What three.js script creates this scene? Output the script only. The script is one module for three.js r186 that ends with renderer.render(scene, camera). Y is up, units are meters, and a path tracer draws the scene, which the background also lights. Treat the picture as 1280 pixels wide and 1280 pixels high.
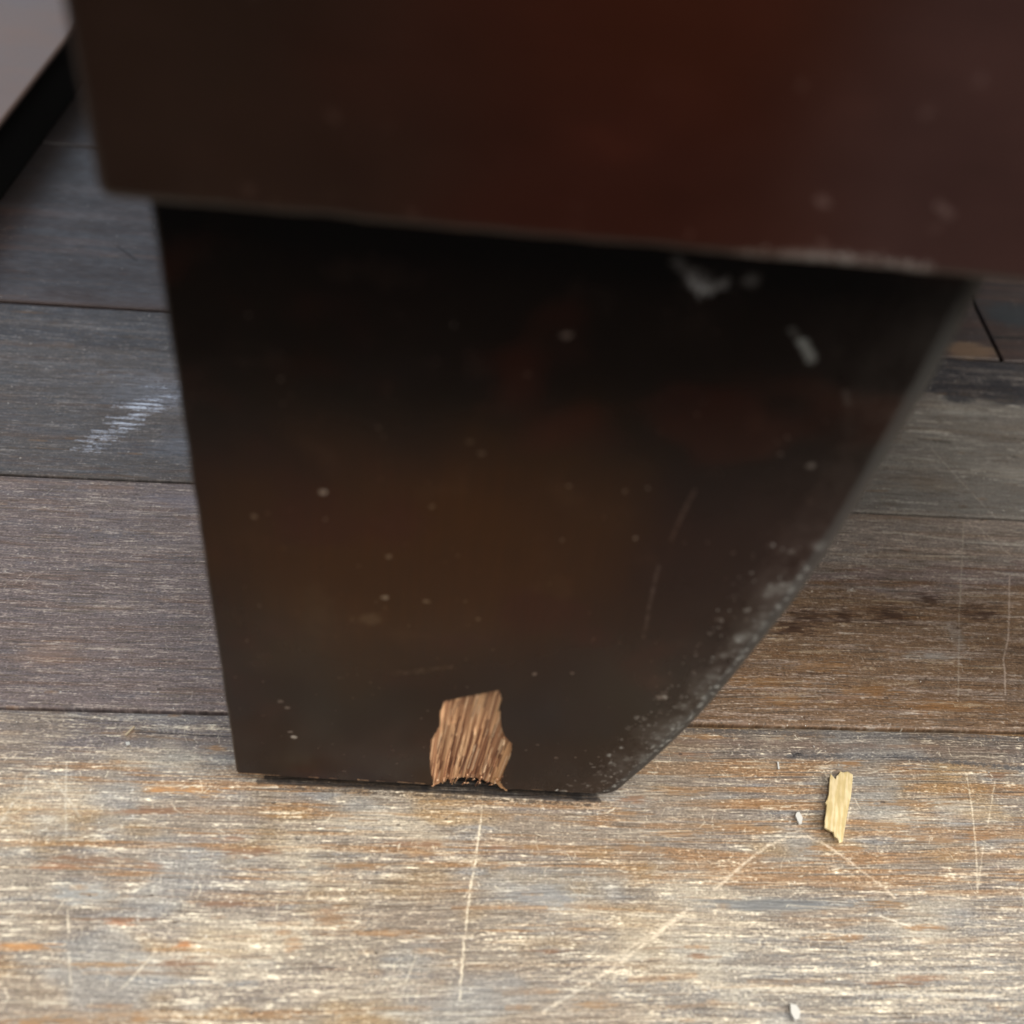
import * as THREE from 'three';
import { mergeGeometries } from 'three/addons/utils/BufferGeometryUtils.js';

// ---------------------------------------------------------------- camera, light, exposure
const scene = new THREE.Scene();
const camera = new THREE.PerspectiveCamera(48.43, 1, 0.01, 30);
camera.rotation.order = 'YXZ';
camera.position.set(0, 0.25, 0);
camera.rotation.set(THREE.MathUtils.degToRad(-47.91), THREE.MathUtils.degToRad(-8.76), THREE.MathUtils.degToRad(8.98));
camera.focus = 0.3;
camera.userData.fStop = 10;
scene.background = new THREE.Color(0.075, 0.072, 0.07);          // dim bounced light of the room
function areaLight(name, w, h, color, intensity, from, to) {
  const l = new THREE.RectAreaLight(color, intensity, w, h);
  l.name = name; l.position.set(...from); l.lookAt(...to); scene.add(l);
  return l;
}
areaLight('window_light', 0.7, 1.0, new THREE.Color(1.0, 0.95, 0.86), 27, [1.75, 1.25, 0.24], [0, 0, -0.1]);
areaLight('window_light_001', 0.9, 1.2, new THREE.Color(0.72, 0.84, 1.0), 5, [-0.75, 1.75, -2.0], [-0.08, 0, -0.26]);
areaLight('window_light_002', 2.0, 1.6, new THREE.Color(1.0, 0.97, 0.92), 7.0, [0.1, 2.5, 0.8], [0, 0, -0.1]);  // overhead fill added to brighten the floor, no window there
const renderer = new THREE.WebGLRenderer({ antialias: true });
renderer.setSize(1024, 1024);
renderer.toneMapping = THREE.LinearToneMapping;
renderer.toneMappingExposure = 1.06;
renderer.shadowMap.enabled = true;

// ---------------------------------------------------------------- helpers
const MM = 0.001;
function rng(seed) { let a = seed >>> 0; return () => { a = (a + 0x6D2B79F5) | 0; let t = Math.imul(a ^ (a >>> 15), 1 | a); t = (t + Math.imul(t ^ (t >>> 7), 61 | t)) ^ t; return ((t ^ (t >>> 14)) >>> 0) / 4294967296; }; }
const PERM = new Uint8Array(512), GX = new Float32Array(256), GY = new Float32Array(256);
{ const r = rng(77); const p = [...Array(256).keys()]; for (let i = 255; i > 0; i--) { const j = Math.floor(r() * (i + 1)); [p[i], p[j]] = [p[j], p[i]]; }
  for (let i = 0; i < 512; i++) PERM[i] = p[i & 255];
  for (let i = 0; i < 256; i++) { const a = r() * Math.PI * 2; GX[i] = Math.cos(a); GY[i] = Math.sin(a); } }
function noise(x, y) {                                              // about -0.7 .. 0.7
  const xi = Math.floor(x), yi = Math.floor(y), fx = x - xi, fy = y - yi, X = xi & 255, Y = yi & 255;
  const a = PERM[PERM[X] + Y], b = PERM[PERM[X + 1] + Y], c = PERM[PERM[X] + Y + 1], d = PERM[PERM[X + 1] + Y + 1];
  const u = fx * fx * fx * (fx * (fx * 6 - 15) + 10), v = fy * fy * fy * (fy * (fy * 6 - 15) + 10);
  const na = GX[a] * fx + GY[a] * fy, nb = GX[b] * (fx - 1) + GY[b] * fy, nc = GX[c] * fx + GY[c] * (fy - 1), nd = GX[d] * (fx - 1) + GY[d] * (fy - 1);
  return na + u * (nb - na) + v * (nc - na + u * (na - nb - nc + nd));
}
const fbm = (x, y, o) => { let s = 0, a = 1, t = 0; for (let k = 0; k < o; k++) { s += a * noise(x + 17.3 * k, y - 9.1 * k); t += a; a *= 0.55; x *= 2.03; y *= 2.03; } return s / t; };
const clamp = (x, a = 0, b = 1) => (x < a ? a : x > b ? b : x);
const smooth = (a, b, x) => { const t = clamp((x - a) / (b - a)); return t * t * (3 - 2 * t); };

// A painted surface: colour (sRGB 0..255), height and roughness in arrays; x and y in millimetres
class Surface {
  constructor(w, h, x0, x1, y0, y1) {
    Object.assign(this, { w, h, x0, x1, y0, y1, sx: w / (x1 - x0), sy: h / (y1 - y0) });
    this.c = new Float32Array(w * h * 3); this.ht = new Float32Array(w * h); this.ro = new Float32Array(w * h);
  }
  fill(f) {                                                         // f(x, y, out) with out = [r, g, b, height, roughness]
    const o = [0, 0, 0, 0, 0];
    for (let j = 0, n = 0; j < this.h; j++) for (let i = 0; i < this.w; i++, n++) {
      f(this.x0 + (i + 0.5) / this.sx, this.y0 + (j + 0.5) / this.sy, o);
      this.c[n * 3] = o[0]; this.c[n * 3 + 1] = o[1]; this.c[n * 3 + 2] = o[2]; this.ht[n] = o[3]; this.ro[n] = o[4];
    }
  }
  blend(n, col, a, dh, dr) {
    const c = this.c, k = n * 3;
    if (col) { c[k] += (col[0] - c[k]) * a; c[k + 1] += (col[1] - c[k + 1]) * a; c[k + 2] += (col[2] - c[k + 2]) * a; }
    this.ht[n] += dh * a; this.ro[n] += dr * a;
  }
  stroke(pts, width, col, alpha, dh = 0, dr = 0, ragged = 0, seed = 0) {  // polyline of given width in mm
    const { w, h, sx, sy } = this;
    for (let s = 0; s + 1 < pts.length; s++) {
      const [ax, ay] = pts[s], [bx, by] = pts[s + 1], R = width * (1 + ragged);
      const i0 = Math.max(0, Math.floor((Math.min(ax, bx) - R - this.x0) * sx)), i1 = Math.min(w - 1, Math.ceil((Math.max(ax, bx) + R - this.x0) * sx));
      const j0 = Math.max(0, Math.floor((Math.min(ay, by) - R - this.y0) * sy)), j1 = Math.min(h - 1, Math.ceil((Math.max(ay, by) + R - this.y0) * sy));
      const dx = bx - ax, dy = by - ay, L = dx * dx + dy * dy + 1e-9;
      for (let j = j0; j <= j1; j++) for (let i = i0; i <= i1; i++) {
        const x = this.x0 + (i + 0.5) / sx, y = this.y0 + (j + 0.5) / sy;
        const t = clamp(((x - ax) * dx + (y - ay) * dy) / L), d = Math.hypot(x - ax - t * dx, y - ay - t * dy);
        let r = width * 0.5, al = alpha;
        if (ragged) { const q = noise(x * 1.3 + seed, y * 1.3 - seed); r *= 1 + ragged * q * 1.5; al *= clamp(0.72 + ragged * (1.3 * noise(x * 0.6 - seed, y * 0.6 + 3 * seed) + 1.5 * noise(x * 2.1 + seed, y * 3.2))); }
        const k = 1 - smooth(r * 0.5, r * 1.25 + 0.04, d);
        if (k > 0) this.blend(j * w + i, col, al * k, dh, dr);
      }
    }
  }
  patch(cx, cy, rx, ry, col, alpha, seed, opt = {}) {               // soft uneven blot
    const { w, h, sx, sy } = this, { dh = 0, dr = 0, fx = 0.25, fy = 1.2, soft = 0.5, grain = 0 } = opt;
    const i0 = Math.max(0, Math.floor((cx - rx * 1.5 - this.x0) * sx)), i1 = Math.min(w - 1, Math.ceil((cx + rx * 1.5 - this.x0) * sx));
    const j0 = Math.max(0, Math.floor((cy - ry * 1.5 - this.y0) * sy)), j1 = Math.min(h - 1, Math.ceil((cy + ry * 1.5 - this.y0) * sy));
    for (let j = j0; j <= j1; j++) for (let i = i0; i <= i1; i++) {
      const x = this.x0 + (i + 0.5) / sx, y = this.y0 + (j + 0.5) / sy;
      const d = Math.hypot((x - cx) / rx, (y - cy) / ry) + 0.8 * fbm(x * fx + seed, y * fy - seed, 3) + grain * (noise(x * 0.2 + seed, y * 3) + 0.7 * noise(x * 0.5 - seed, y * 5));
      const k = 1 - smooth(1 - soft, 1, d);
      if (k > 0) this.blend(j * w + i, col, alpha * k, dh, dr);
    }
  }
  textures(flip = false) {
    const { w, h } = this, a = new Uint8Array(w * h * 4), b = new Uint8Array(w * h * 4);
    for (let j = 0; j < h; j++) for (let i = 0; i < w; i++) {
      const n = j * w + i, m = ((flip ? h - 1 - j : j) * w + i) * 4;
      a[m] = clamp(this.c[n * 3], 0, 255); a[m + 1] = clamp(this.c[n * 3 + 1], 0, 255); a[m + 2] = clamp(this.c[n * 3 + 2], 0, 255); a[m + 3] = 255;
      b[m] = clamp(this.ht[n]) * 255; b[m + 1] = clamp(this.ro[n]) * 255; b[m + 2] = b[m]; b[m + 3] = 255;
    }
    const tex = (data, srgb) => {
      const t = new THREE.DataTexture(data, w, h, THREE.RGBAFormat);
      t.wrapS = t.wrapT = THREE.MirroredRepeatWrapping; t.magFilter = THREE.LinearFilter; t.minFilter = THREE.LinearMipmapLinearFilter; t.generateMipmaps = true; t.anisotropy = 8;
      if (srgb) t.colorSpace = THREE.SRGBColorSpace;
      t.needsUpdate = true; return t;
    };
    return [tex(a, true), tex(b, false)];
  }
  material(bump, more = {}) {
    const [map, rel] = this.textures();
    return new THREE.MeshPhysicalMaterial({ map, roughnessMap: rel, roughness: 1, bumpMap: rel, bumpScale: bump, ...more });
  }
  uv(x, y) { return [(x - this.x0) / (this.x1 - this.x0), (y - this.y0) / (this.y1 - this.y0)]; }
}
function geo(pos, uv, idx) {
  const g = new THREE.BufferGeometry();
  g.setAttribute('position', new THREE.Float32BufferAttribute(pos, 3));
  g.setAttribute('uv', new THREE.Float32BufferAttribute(uv, 2));
  g.setIndex(idx); g.computeVertexNormals(); return g;
}
function mesh(name, g, m, parent = scene) { const o = new THREE.Mesh(g, m); o.name = name; o.castShadow = o.receiveShadow = true; parent.add(o); return o; }
function tag(o, label, category, group) { o.userData = { label, category }; if (group) o.userData.group = group; return o; }
function plainBox(x0, x1, y0, y1, z0, z1) { const g = new THREE.BoxGeometry(x1 - x0, y1 - y0, z1 - z0); g.translate((x0 + x1) / 2, (y0 + y1) / 2, (z0 + z1) / 2); return g; }

// ---------------------------------------------------------------- floor boards
// Worn boards: greyed finish, cream fibres, orange-brown bare grain, bluish stains, scratches
const CREAM = [214, 204, 184], BEIGE = [182, 168, 146], GREY = [146, 139, 130], BROWN = [138, 104, 74], ORANGE = [150, 108, 70], DARK = [84, 72, 62], BLUE = [138, 142, 146], PINK = [154, 122, 108];
const mix = (a, b, t) => [a[0] + (b[0] - a[0]) * t, a[1] + (b[1] - a[1]) * t, a[2] + (b[2] - a[2]) * t];
function boardSurface(w, h, x0, x1, z0, z1, seed, look) {
  const S = new Surface(w, h, x0, x1, z0, z1), r = rng(seed), k = seed * 3.7;
  const { base, alt, worn, brown, cool = BLUE, tint = () => null, light = 1, contrast = 1, density = 1, brownness = 0, paleness = () => 0 } = look, pale = look.fibre ?? CREAM;
  const hair = (x, z, f) => { const q = noise(x * f + 1.4 * noise(x * f * 0.6, z * f * 0.7), z * f * 1.5); return 1 - Math.abs(q) * 14; };   // thin wandering lines
  S.fill((x, z, o) => {
    const bend = 1.6 * noise(x * 0.011 + k, z * 0.03), zz = z + bend;
    const band = fbm(x * 0.009 + k, zz * 0.34 - k, 3), blot = fbm(x * 0.035 - k, zz * 0.14 + k, 4), blot2 = fbm(x * 0.06 + 2 * k, zz * 0.3, 3);
    const l1 = noise(x * 0.022 + k, zz * 0.62 + k), l2 = noise(x * 0.075 - k, zz * 1.35 + 0.3 * noise(x * 0.2, z * 0.4)), l3 = noise(x * 0.24 + k, zz * 2.7), l4 = noise(x * 0.8, zz * 2.3 - k), l5 = noise(x * 1.7 + k, zz * 2.9 + k), brk = noise(x * 0.5 + 2 * k, zz * 1.2);
    const d1 = noise(x * 0.03 - 2 * k, zz * 1.0), d2 = noise(x * 0.07 + 2 * k, zz * 2.1 + 40), pl = paleness(x, z, blot);
    let c = mix(base, alt, smooth(-0.15, 0.2, blot + 0.4 * l1));
    c = mix(c, cool, 0.6 * smooth(0.1, 0.35, blot2 - 0.4 * band));
    c = mix(c, brown, 0.9 * smooth(0.02, 0.3, band + 0.55 * blot + 0.35 * d2 + brownness - 0.8 * pl));
    if (look.gold) c = mix(c, [150, 120, 80], look.gold * smooth(0.02, 0.26, fbm(x * 0.03 + 11, zz * 0.07 + 3, 3)));
    const t = tint(x, z, blot, l1); if (t) c = mix(c, t, t[3]);
    c = mix(c, worn, (0.55 + pl) * smooth(-0.05, 0.4, l1 + 0.5 * blot + 0.4 * l2 + 0.4 * l4 + pl));
    c = mix(c, pale, 0.85 * contrast * clamp(0.45 + 1.3 * noise(x * 0.16 + k, zz * 0.5) + 1.2 * brk + 0.6 * pl) * smooth(0.1, 0.4, 0.6 * l2 + 0.55 * l3 + 0.25 * l1 + 0.35 * l4 + 0.2 * pl));
    c = mix(c, pale, 0.5 * contrast * smooth(0.22, 0.55, l5 + 0.5 * l4 - 0.1));
    c = mix(c, DARK, 0.6 * contrast * smooth(0.2, 0.46, -d2 - 0.4 * d1 + 0.4 * l4 + 0.3 * brk)); c = mix(c, DARK, 0.4 * contrast * smooth(0.25, 0.55, -l5 - 0.6 * brk));
    const h1 = clamp(hair(x + k, z, 0.35)), h2 = clamp(hair(x - k, z + 30, 0.8));
    c = mix(c, pale, contrast * (0.34 * h1 * clamp(0.4 + 2 * noise(x * 0.2, z * 0.25)) + 0.3 * h2 * clamp(0.4 + 2 * noise(x * 0.3 + 9, z * 0.35))));
    if (look.broad) { const B = fbm(x * 0.022 + 61, zz * 0.045 + 7, 3), C = fbm(x * 0.028 - 20, zz * 0.06 + 50, 3); c = mix(c, [126, 112, 98], look.broad * smooth(0.06, 0.26, B)); c = mix(c, [134, 135, 135], look.broad * smooth(0.06, 0.24, C)); c = mix(c, [198, 186, 164], look.broad * 0.8 * smooth(0.1, 0.3, -B)); }
    const v = (1 + contrast * (0.1 * l2 + 0.18 * l3 + 0.2 * l4 + 0.24 * l5)) * light;
    o[0] = c[0] * v; o[1] = c[1] * v; o[2] = c[2] * v;
    o[3] = 0.5 + 0.14 * l2 + 0.16 * l3 - 0.14 * smooth(0.2, 0.5, -d2 - 0.5 * d1) + 0.1 * blot; o[4] = 0.55 - 0.16 * blot - 0.12 * l3 + 0.08 * l4;
  });
  const area = ((x1 - x0) * (z1 - z0)) / 100;
  look.under?.(S);
  const fibre = (n, col, wid, al, dh, len) => {
    for (let i = 0; i < n * area * density; i++) {
      const x = x0 + r() * (x1 - x0), z = z0 + r() * (z1 - z0), L = len * (0.25 + 2.2 * r() ** 3), s = (r() - 0.5) * 0.07;
      const patchy = smooth(-0.2, 0.25, fbm(x * 0.05 + k * dh * 7, z * 0.13 + k, 2));
      S.stroke([[x, z], [x + L / 2, z + s * L + (r() - 0.5) * 0.2], [x + L, z + 2 * s * L]], wid * (0.6 + r()), mix(col, base, r() * 0.35).map((q) => q * light), al * (0.35 + 0.65 * r()) * patchy, dh * 0.14, dh > 0 ? 0.05 : 0.12);
    }
  };
  fibre(0.5, look.orange ?? ORANGE, 1.0, 0.5, -0.6, 9);
  fibre(1.2, BROWN, 0.6, 0.45, -1, 9);
  fibre(1.6, DARK, 0.24, 0.6, -2, 9);
  fibre(1.8, pale, 0.3, 0.55, 1.2, 10);
  fibre(2.6, pale, 0.28, 0.7, 1.5, 2.4);
  fibre(1.6, DARK, 0.24, 0.6, -1.5, 3);
  for (let i = 0; i < 4 * area * density; i++) {                   // small scratches in every direction
    const x = x0 + r() * (x1 - x0), z = z0 + r() * (z1 - z0), a = r() * Math.PI, L = 0.6 + 4.5 * r() ** 4, b = (r() - 0.5) * 1.2;
    S.stroke([[x, z], [x + Math.cos(a) * L / 2, z + Math.sin(a) * L / 2], [x + Math.cos(a + b) * L, z + Math.sin(a + b) * L]], 0.18 + 0.2 * r() ** 2, pale.map((q) => q * light), 0.2 + 0.5 * r(), -0.15, 0.05, 0.7, i);
  }
  for (let i = 0; i < 1.8 * area; i++) {                             // pale specks of dirt
    const x = x0 + r() * (x1 - x0), z = z0 + r() * (z1 - z0), q = 200 + 50 * r();
    S.stroke([[x, z], [x + 0.3 * (r() - 0.5), z + 0.2 * (r() - 0.5)]], 0.16 + 0.3 * r() ** 3, [q, q - 4, q - 14], 0.5 + 0.4 * r(), 0.1);
  }
  for (let i = 0; i < 0.12 * area; i++) {                            // dark pits
    const x = x0 + r() * (x1 - x0), z = z0 + r() * (z1 - z0);
    S.stroke([[x, z], [x + 0.8 * r(), z + 0.2 * (r() - 0.5)]], 0.3 + 0.3 * r(), [58, 48, 42], 0.7, -0.3);
  }
  return S;
}
const W = (c, a) => { const q = c.slice(); q[3] = a; return q; };
// rows from the front of the picture to the back: z of the seams in mm
const SEAMS = [-75.2, -152.3, -229.4, -306.6, -403];
const frontPatches = (S) => {
  S.patch(-47, -131.2, 11, 1.1, [176, 124, 72], 0.8, 3, { fx: 0.1, grain: 1.0, soft: 0.8 });
  S.patch(-75, -94.4, 9, 1.1, [176, 120, 66], 0.75, 5, { fx: 0.1, grain: 1.0, soft: 0.8 }); S.patch(-41, -94.8, 3.2, 0.9, [172, 112, 66], 0.8, 6, { grain: 1.0, soft: 0.8 }); S.patch(-55, -99.5, 4, 0.8, [168, 100, 62], 0.7, 7, { grain: 1.0, soft: 0.8 }); S.patch(-70, -112, 8, 1, [150, 108, 82], 0.55, 71, { fx: 0.1, grain: 1.0, soft: 0.8 });
  S.patch(-64, -106, 11, 3.6, [152, 156, 156], 0.6, 8, { soft: 0.8 }); S.patch(92, -104.5, 24, 2.6, [104, 108, 112], 0.72, 9, { fx: 0.08, soft: 0.7 }); S.patch(38, -106, 12, 4.5, [134, 138, 142], 0.55, 10, { soft: 0.8 });
  S.patch(-10, -101, 6, 3.5, [146, 108, 76], 0.45, 12, { soft: 0.9, grain: 1.1 }); S.patch(-18, -95, 2.4, 2.2, [146, 106, 72], 0.5, 13, { grain: 1.2, soft: 0.9, fy: 0.6 });
  for (const [x, z, rx] of [[10, -116, 7], [36, -118, 8], [-6, -113, 9], [70, -122, 9], [60, -118, 8], [86, -124, 12], [122, -125, 10], [135, -121, 12], [104, -97, 8], [118, -105, 6], [130, -131, 14], [92, -130, 11], [72, -133, 7], [58, -127, 7]]) S.patch(x, z, rx, 1.1, [140, 104, 68], 0.62, x + z, { fx: 0.12, grain: 1.0, soft: 0.8 });
  const r = rng(88); for (let i = 0; i < 46; i++) { const x = -100 + 270 * r(), z = SEAMS[1] + 77 * r(); S.patch(x, z, 2 + 9 * r(), 0.5 + 0.9 * r(), [[142, 104, 68], [132, 100, 78], [150, 114, 76], [118, 86, 64]][i % 4], 0.75, i * 3.3, { fx: 0.2, grain: 1.1, soft: 0.8 }); }
};
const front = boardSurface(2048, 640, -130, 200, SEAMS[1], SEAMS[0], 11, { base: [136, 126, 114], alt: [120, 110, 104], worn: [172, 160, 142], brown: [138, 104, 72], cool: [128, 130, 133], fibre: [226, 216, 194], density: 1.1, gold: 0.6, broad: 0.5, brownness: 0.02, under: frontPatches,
  paleness: (x, z, m) => 0.16 * smooth(-118, -86, z + 18 * m - 0.06 * x) - 0.16 * smooth(10, 80, x) * smooth(-100, -125, z),  // light falloff painted in: paler towards the front, duller near the foot
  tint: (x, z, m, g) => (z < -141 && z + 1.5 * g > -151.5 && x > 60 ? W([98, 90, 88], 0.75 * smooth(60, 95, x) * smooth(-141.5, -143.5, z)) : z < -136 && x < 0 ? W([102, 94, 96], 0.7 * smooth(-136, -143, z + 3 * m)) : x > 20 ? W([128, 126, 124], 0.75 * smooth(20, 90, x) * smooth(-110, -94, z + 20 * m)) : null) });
{ const S = front, sc = [236, 224, 200];
  S.stroke([[23.4, -124.7], [21.9, -113.7], [20.7, -108], [19.1, -95.2], [18.6, -90], [18.2, -83.3]], 0.62, sc, 0.8, -0.2, 0.1, 0.85, 1);
  S.stroke([[24.2, -133], [23.4, -124.7]], 0.35, sc, 0.4, -0.2, 0.1, 0.8, 2);
  S.stroke([[77.9, -108.1], [85.9, -114.5], [92.6, -119.2], [98, -121.3], [103.1, -121.6], [107.6, -119.2], [111.8, -115.8], [115.8, -111.8], [118.2, -109.7], [121, -106.5]], 0.72, [214, 198, 176], 0.8, -0.2, 0.1, 0.75, 3);
  S.stroke([[36.1, -80.8], [50.8, -89.2], [58.5, -94.5], [71.1, -103.5]], 0.8, [226, 212, 190], 0.75, -0.2, 0.1, 0.7, 4);
  S.stroke([[40, -87.5], [54.8, -93.6], [66.6, -100.9]], 0.9, [214, 200, 178], 0.6, 0, 0.1, 0.9, 5);
  S.stroke([[-74.6, -137.4], [-72.8, -128.1], [-70.7, -119.3]], 0.6, [214, 208, 192], 0.5, 0, 0.1, 0.9, 6);
  S.stroke([[-85.8, -122], [-84.4, -126.9], [-82.4, -131], [-82.9, -134.1], [-80.2, -135.6], [-77.1, -133.8], [-71.2, -127.2], [-68.8, -124.2]], 0.6, [204, 198, 184], 0.45, 0, 0.1, 0.8, 7);
  S.stroke([[149.2, -139.9], [147.6, -130], [145.2, -119.3], [142, -108.1]], 0.45, sc, 0.6, 0, 0.1, 0.8, 8);
  S.stroke([[156.3, -137.7], [150.6, -126.1]], 0.4, sc, 0.6, 0, 0.1, 0.8, 9);
  S.stroke([[148, -121.4], [142, -108.1]], 0.35, sc, 0.5, 0, 0.1, 0.8, 10);
  S.stroke([[-66.8, -102.2], [-65.5, -97.5]], 0.5, sc, 0.6, 0, 0, 0.6, 11); S.stroke([[-64.6, -93.2], [-62.8, -86.6]], 0.5, sc, 0.5, 0, 0, 0.6, 12);
  S.stroke([[-52.6, -85.3], [-49.3, -89.6], [-47.1, -92.9]], 0.5, sc, 0.5, 0, 0, 0.6, 13);
  S.stroke([[8.7, -92.6], [6.7, -87.5], [5.5, -83.3]], 0.5, sc, 0.5, 0, 0, 0.6, 14);
  S.stroke([[116.2, -102.1], [122.9, -99.7]], 0.55, [240, 232, 214], 0.8, -0.2, 0, 0.4, 15); S.stroke([[133.8, -114], [123.1, -102.2]], 0.4, [110, 102, 96], 0.4, 0, 0, 0.6, 16);
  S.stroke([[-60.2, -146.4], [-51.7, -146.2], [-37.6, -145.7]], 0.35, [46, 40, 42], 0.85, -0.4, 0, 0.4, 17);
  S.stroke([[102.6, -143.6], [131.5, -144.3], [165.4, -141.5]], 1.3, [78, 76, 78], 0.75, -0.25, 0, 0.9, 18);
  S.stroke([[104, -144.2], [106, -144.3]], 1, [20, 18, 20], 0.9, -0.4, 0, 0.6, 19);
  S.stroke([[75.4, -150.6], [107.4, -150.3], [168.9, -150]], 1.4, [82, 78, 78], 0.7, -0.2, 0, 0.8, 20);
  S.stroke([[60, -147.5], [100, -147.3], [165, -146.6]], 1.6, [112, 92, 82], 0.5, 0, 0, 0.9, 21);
  for (const [d, w, al] of [[4.9, 2.4, 0.95], [3.3, 2.4, 0.95], [1.7, 2.4, 0.96], [0.6, 1.6, 0.8]]) S.stroke([[-31 + 2.2 * d, -133.15 - d], [10, -131.45 - d], [47, -129.9 - d], [53 - d, -129.7 - d]], w * (d < 1 ? 0.7 : 1), [20, 15, 13], al, 0, 0.1, 0.22, 40 + d);  // contact shadow painted under the foot, with some grime
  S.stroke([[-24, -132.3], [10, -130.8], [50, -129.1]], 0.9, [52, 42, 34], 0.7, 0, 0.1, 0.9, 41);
  S.patch(30, -84, 40, 6, [140, 142, 144], 0.3, 21, { soft: 0.9 });
  S.stroke([[90, -98.5], [128, -97.5]], 0.5, [232, 224, 206], 0.5, 0.2, 0, 0.9, 30); S.stroke([[70, -86], [140, -84]], 1.2, [224, 216, 198], 0.5, 0.2, 0, 0.9, 31); S.stroke([[60, -90.5], [135, -89]], 0.6, [228, 220, 202], 0.5, 0.2, 0, 0.9, 32);
}
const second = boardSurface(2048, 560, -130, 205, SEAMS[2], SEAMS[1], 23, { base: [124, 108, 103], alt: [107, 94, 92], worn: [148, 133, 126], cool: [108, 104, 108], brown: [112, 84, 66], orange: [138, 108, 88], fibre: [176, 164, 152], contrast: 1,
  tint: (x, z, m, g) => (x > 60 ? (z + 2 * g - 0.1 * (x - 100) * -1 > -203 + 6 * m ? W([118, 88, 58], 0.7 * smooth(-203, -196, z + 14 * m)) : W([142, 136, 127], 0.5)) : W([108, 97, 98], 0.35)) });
{ const S = second, sc = [214, 206, 192];
  S.stroke([[183.7, -206.1], [178, -190], [175.1, -182.5], [171.5, -176], [170.4, -171.5], [168.1, -164.1]], 0.55, [196, 180, 168], 0.75, 0, 0, 0.5, 1);
  S.stroke([[176.7, -229.4], [167.2, -202.3], [163, -190.4], [154.3, -163.2]], 0.5, [178, 168, 154], 0.6, 0, 0, 0.7, 2);
  S.stroke([[174.2, -228], [180.3, -225], [187.1, -214]], 0.6, sc, 0.4, 0, 0, 0.8, 3);
  S.patch(150, -176, 12, 2, [156, 158, 158], 0.5, 4, { grain: 0.8, soft: 0.9 }); S.patch(160, -183, 3, 7, [150, 146, 144], 0.35, 5, { fx: 1 });
  for (const [x, z, rx, rz] of [[118, -188, 6, 4], [128, -189, 5, 4], [142, -190, 8, 4], [155, -196, 6, 3], [112, -184, 7, 3], [170, -192, 8, 4]]) S.patch(x, z, rx, rz, [58, 38, 27], 0.8, x, { fx: 0.3, fy: 0.8, soft: 0.9, grain: 1.2 });
  for (const [x, z, rx] of [[100, -166, 14], [130, -164, 12], [150, -160, 14], [104, -160, 8], [118, -172, 10]]) S.patch(x, z, rx, 2.4, [146, 102, 58], 0.55, x + z, { fx: 0.15, grain: 1.2, soft: 0.9 });
  { const r2 = rng(72); for (let i = 0; i < 190; i++) { const x = 95 + 110 * r2(), z = -228 + 74 * r2(), L = 2 + 16 * r2() ** 2, br = z > -198; S.stroke([[x, z], [x + L / 2, z + 0.5 * (r2() - 0.5)], [x + L, z + 1.2 * (r2() - 0.5)]], 0.35 + 0.7 * r2() ** 2, r2() < 0.62 ? (br ? [176, 156, 130] : [188, 182, 172]) : (br ? [66, 46, 32] : [84, 72, 62]), 0.25 + 0.5 * r2(), 0.2, 0, 0.8, i); } }
  S.stroke([[148, -222], [176, -219], [190, -219]], 0.8, [196, 190, 180], 0.6, 0.1, 0, 0.7, 60); S.stroke([[128, -212], [176, -213]], 0.8, [186, 178, 166], 0.5, 0.1, 0, 0.8, 61);
  S.patch(-60, -222, 20, 4, [112, 108, 122], 0.45, 8, { soft: 0.9 }); S.patch(-85, -168, 12, 5, [150, 116, 92], 0.4, 9, { soft: 0.9 });
  for (let i = 0; i < 9; i++) S.stroke([[-60 + i, -160 - i * 5.3], [-42, -159.6 - i * 5.2]], 0.28, [70, 60, 60], 0.5, -0.3, 0, 0.5, i);
}
const third = boardSurface(2048, 480, -150, 240, SEAMS[3], SEAMS[2], 37, { base: [84, 79, 78], alt: [74, 70, 73], worn: [102, 96, 92], cool: [74, 76, 82], brown: [84, 68, 58], orange: [92, 74, 62], fibre: [134, 128, 124], contrast: 0.9, density: 0.9,  // darker board: shade at the back painted into the colour
  tint: (x, z, m) => { const back = (x > 120 ? 0.95 : 0.5) * (1 - smooth(-290, -282, z + 8 * m)); return back > 0.3 ? W([40, 40, 47], back) : x > 100 ? W([150, 147, 140], 0.6 * smooth(-288, -281, z + 8 * m)) : null; } });
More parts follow.
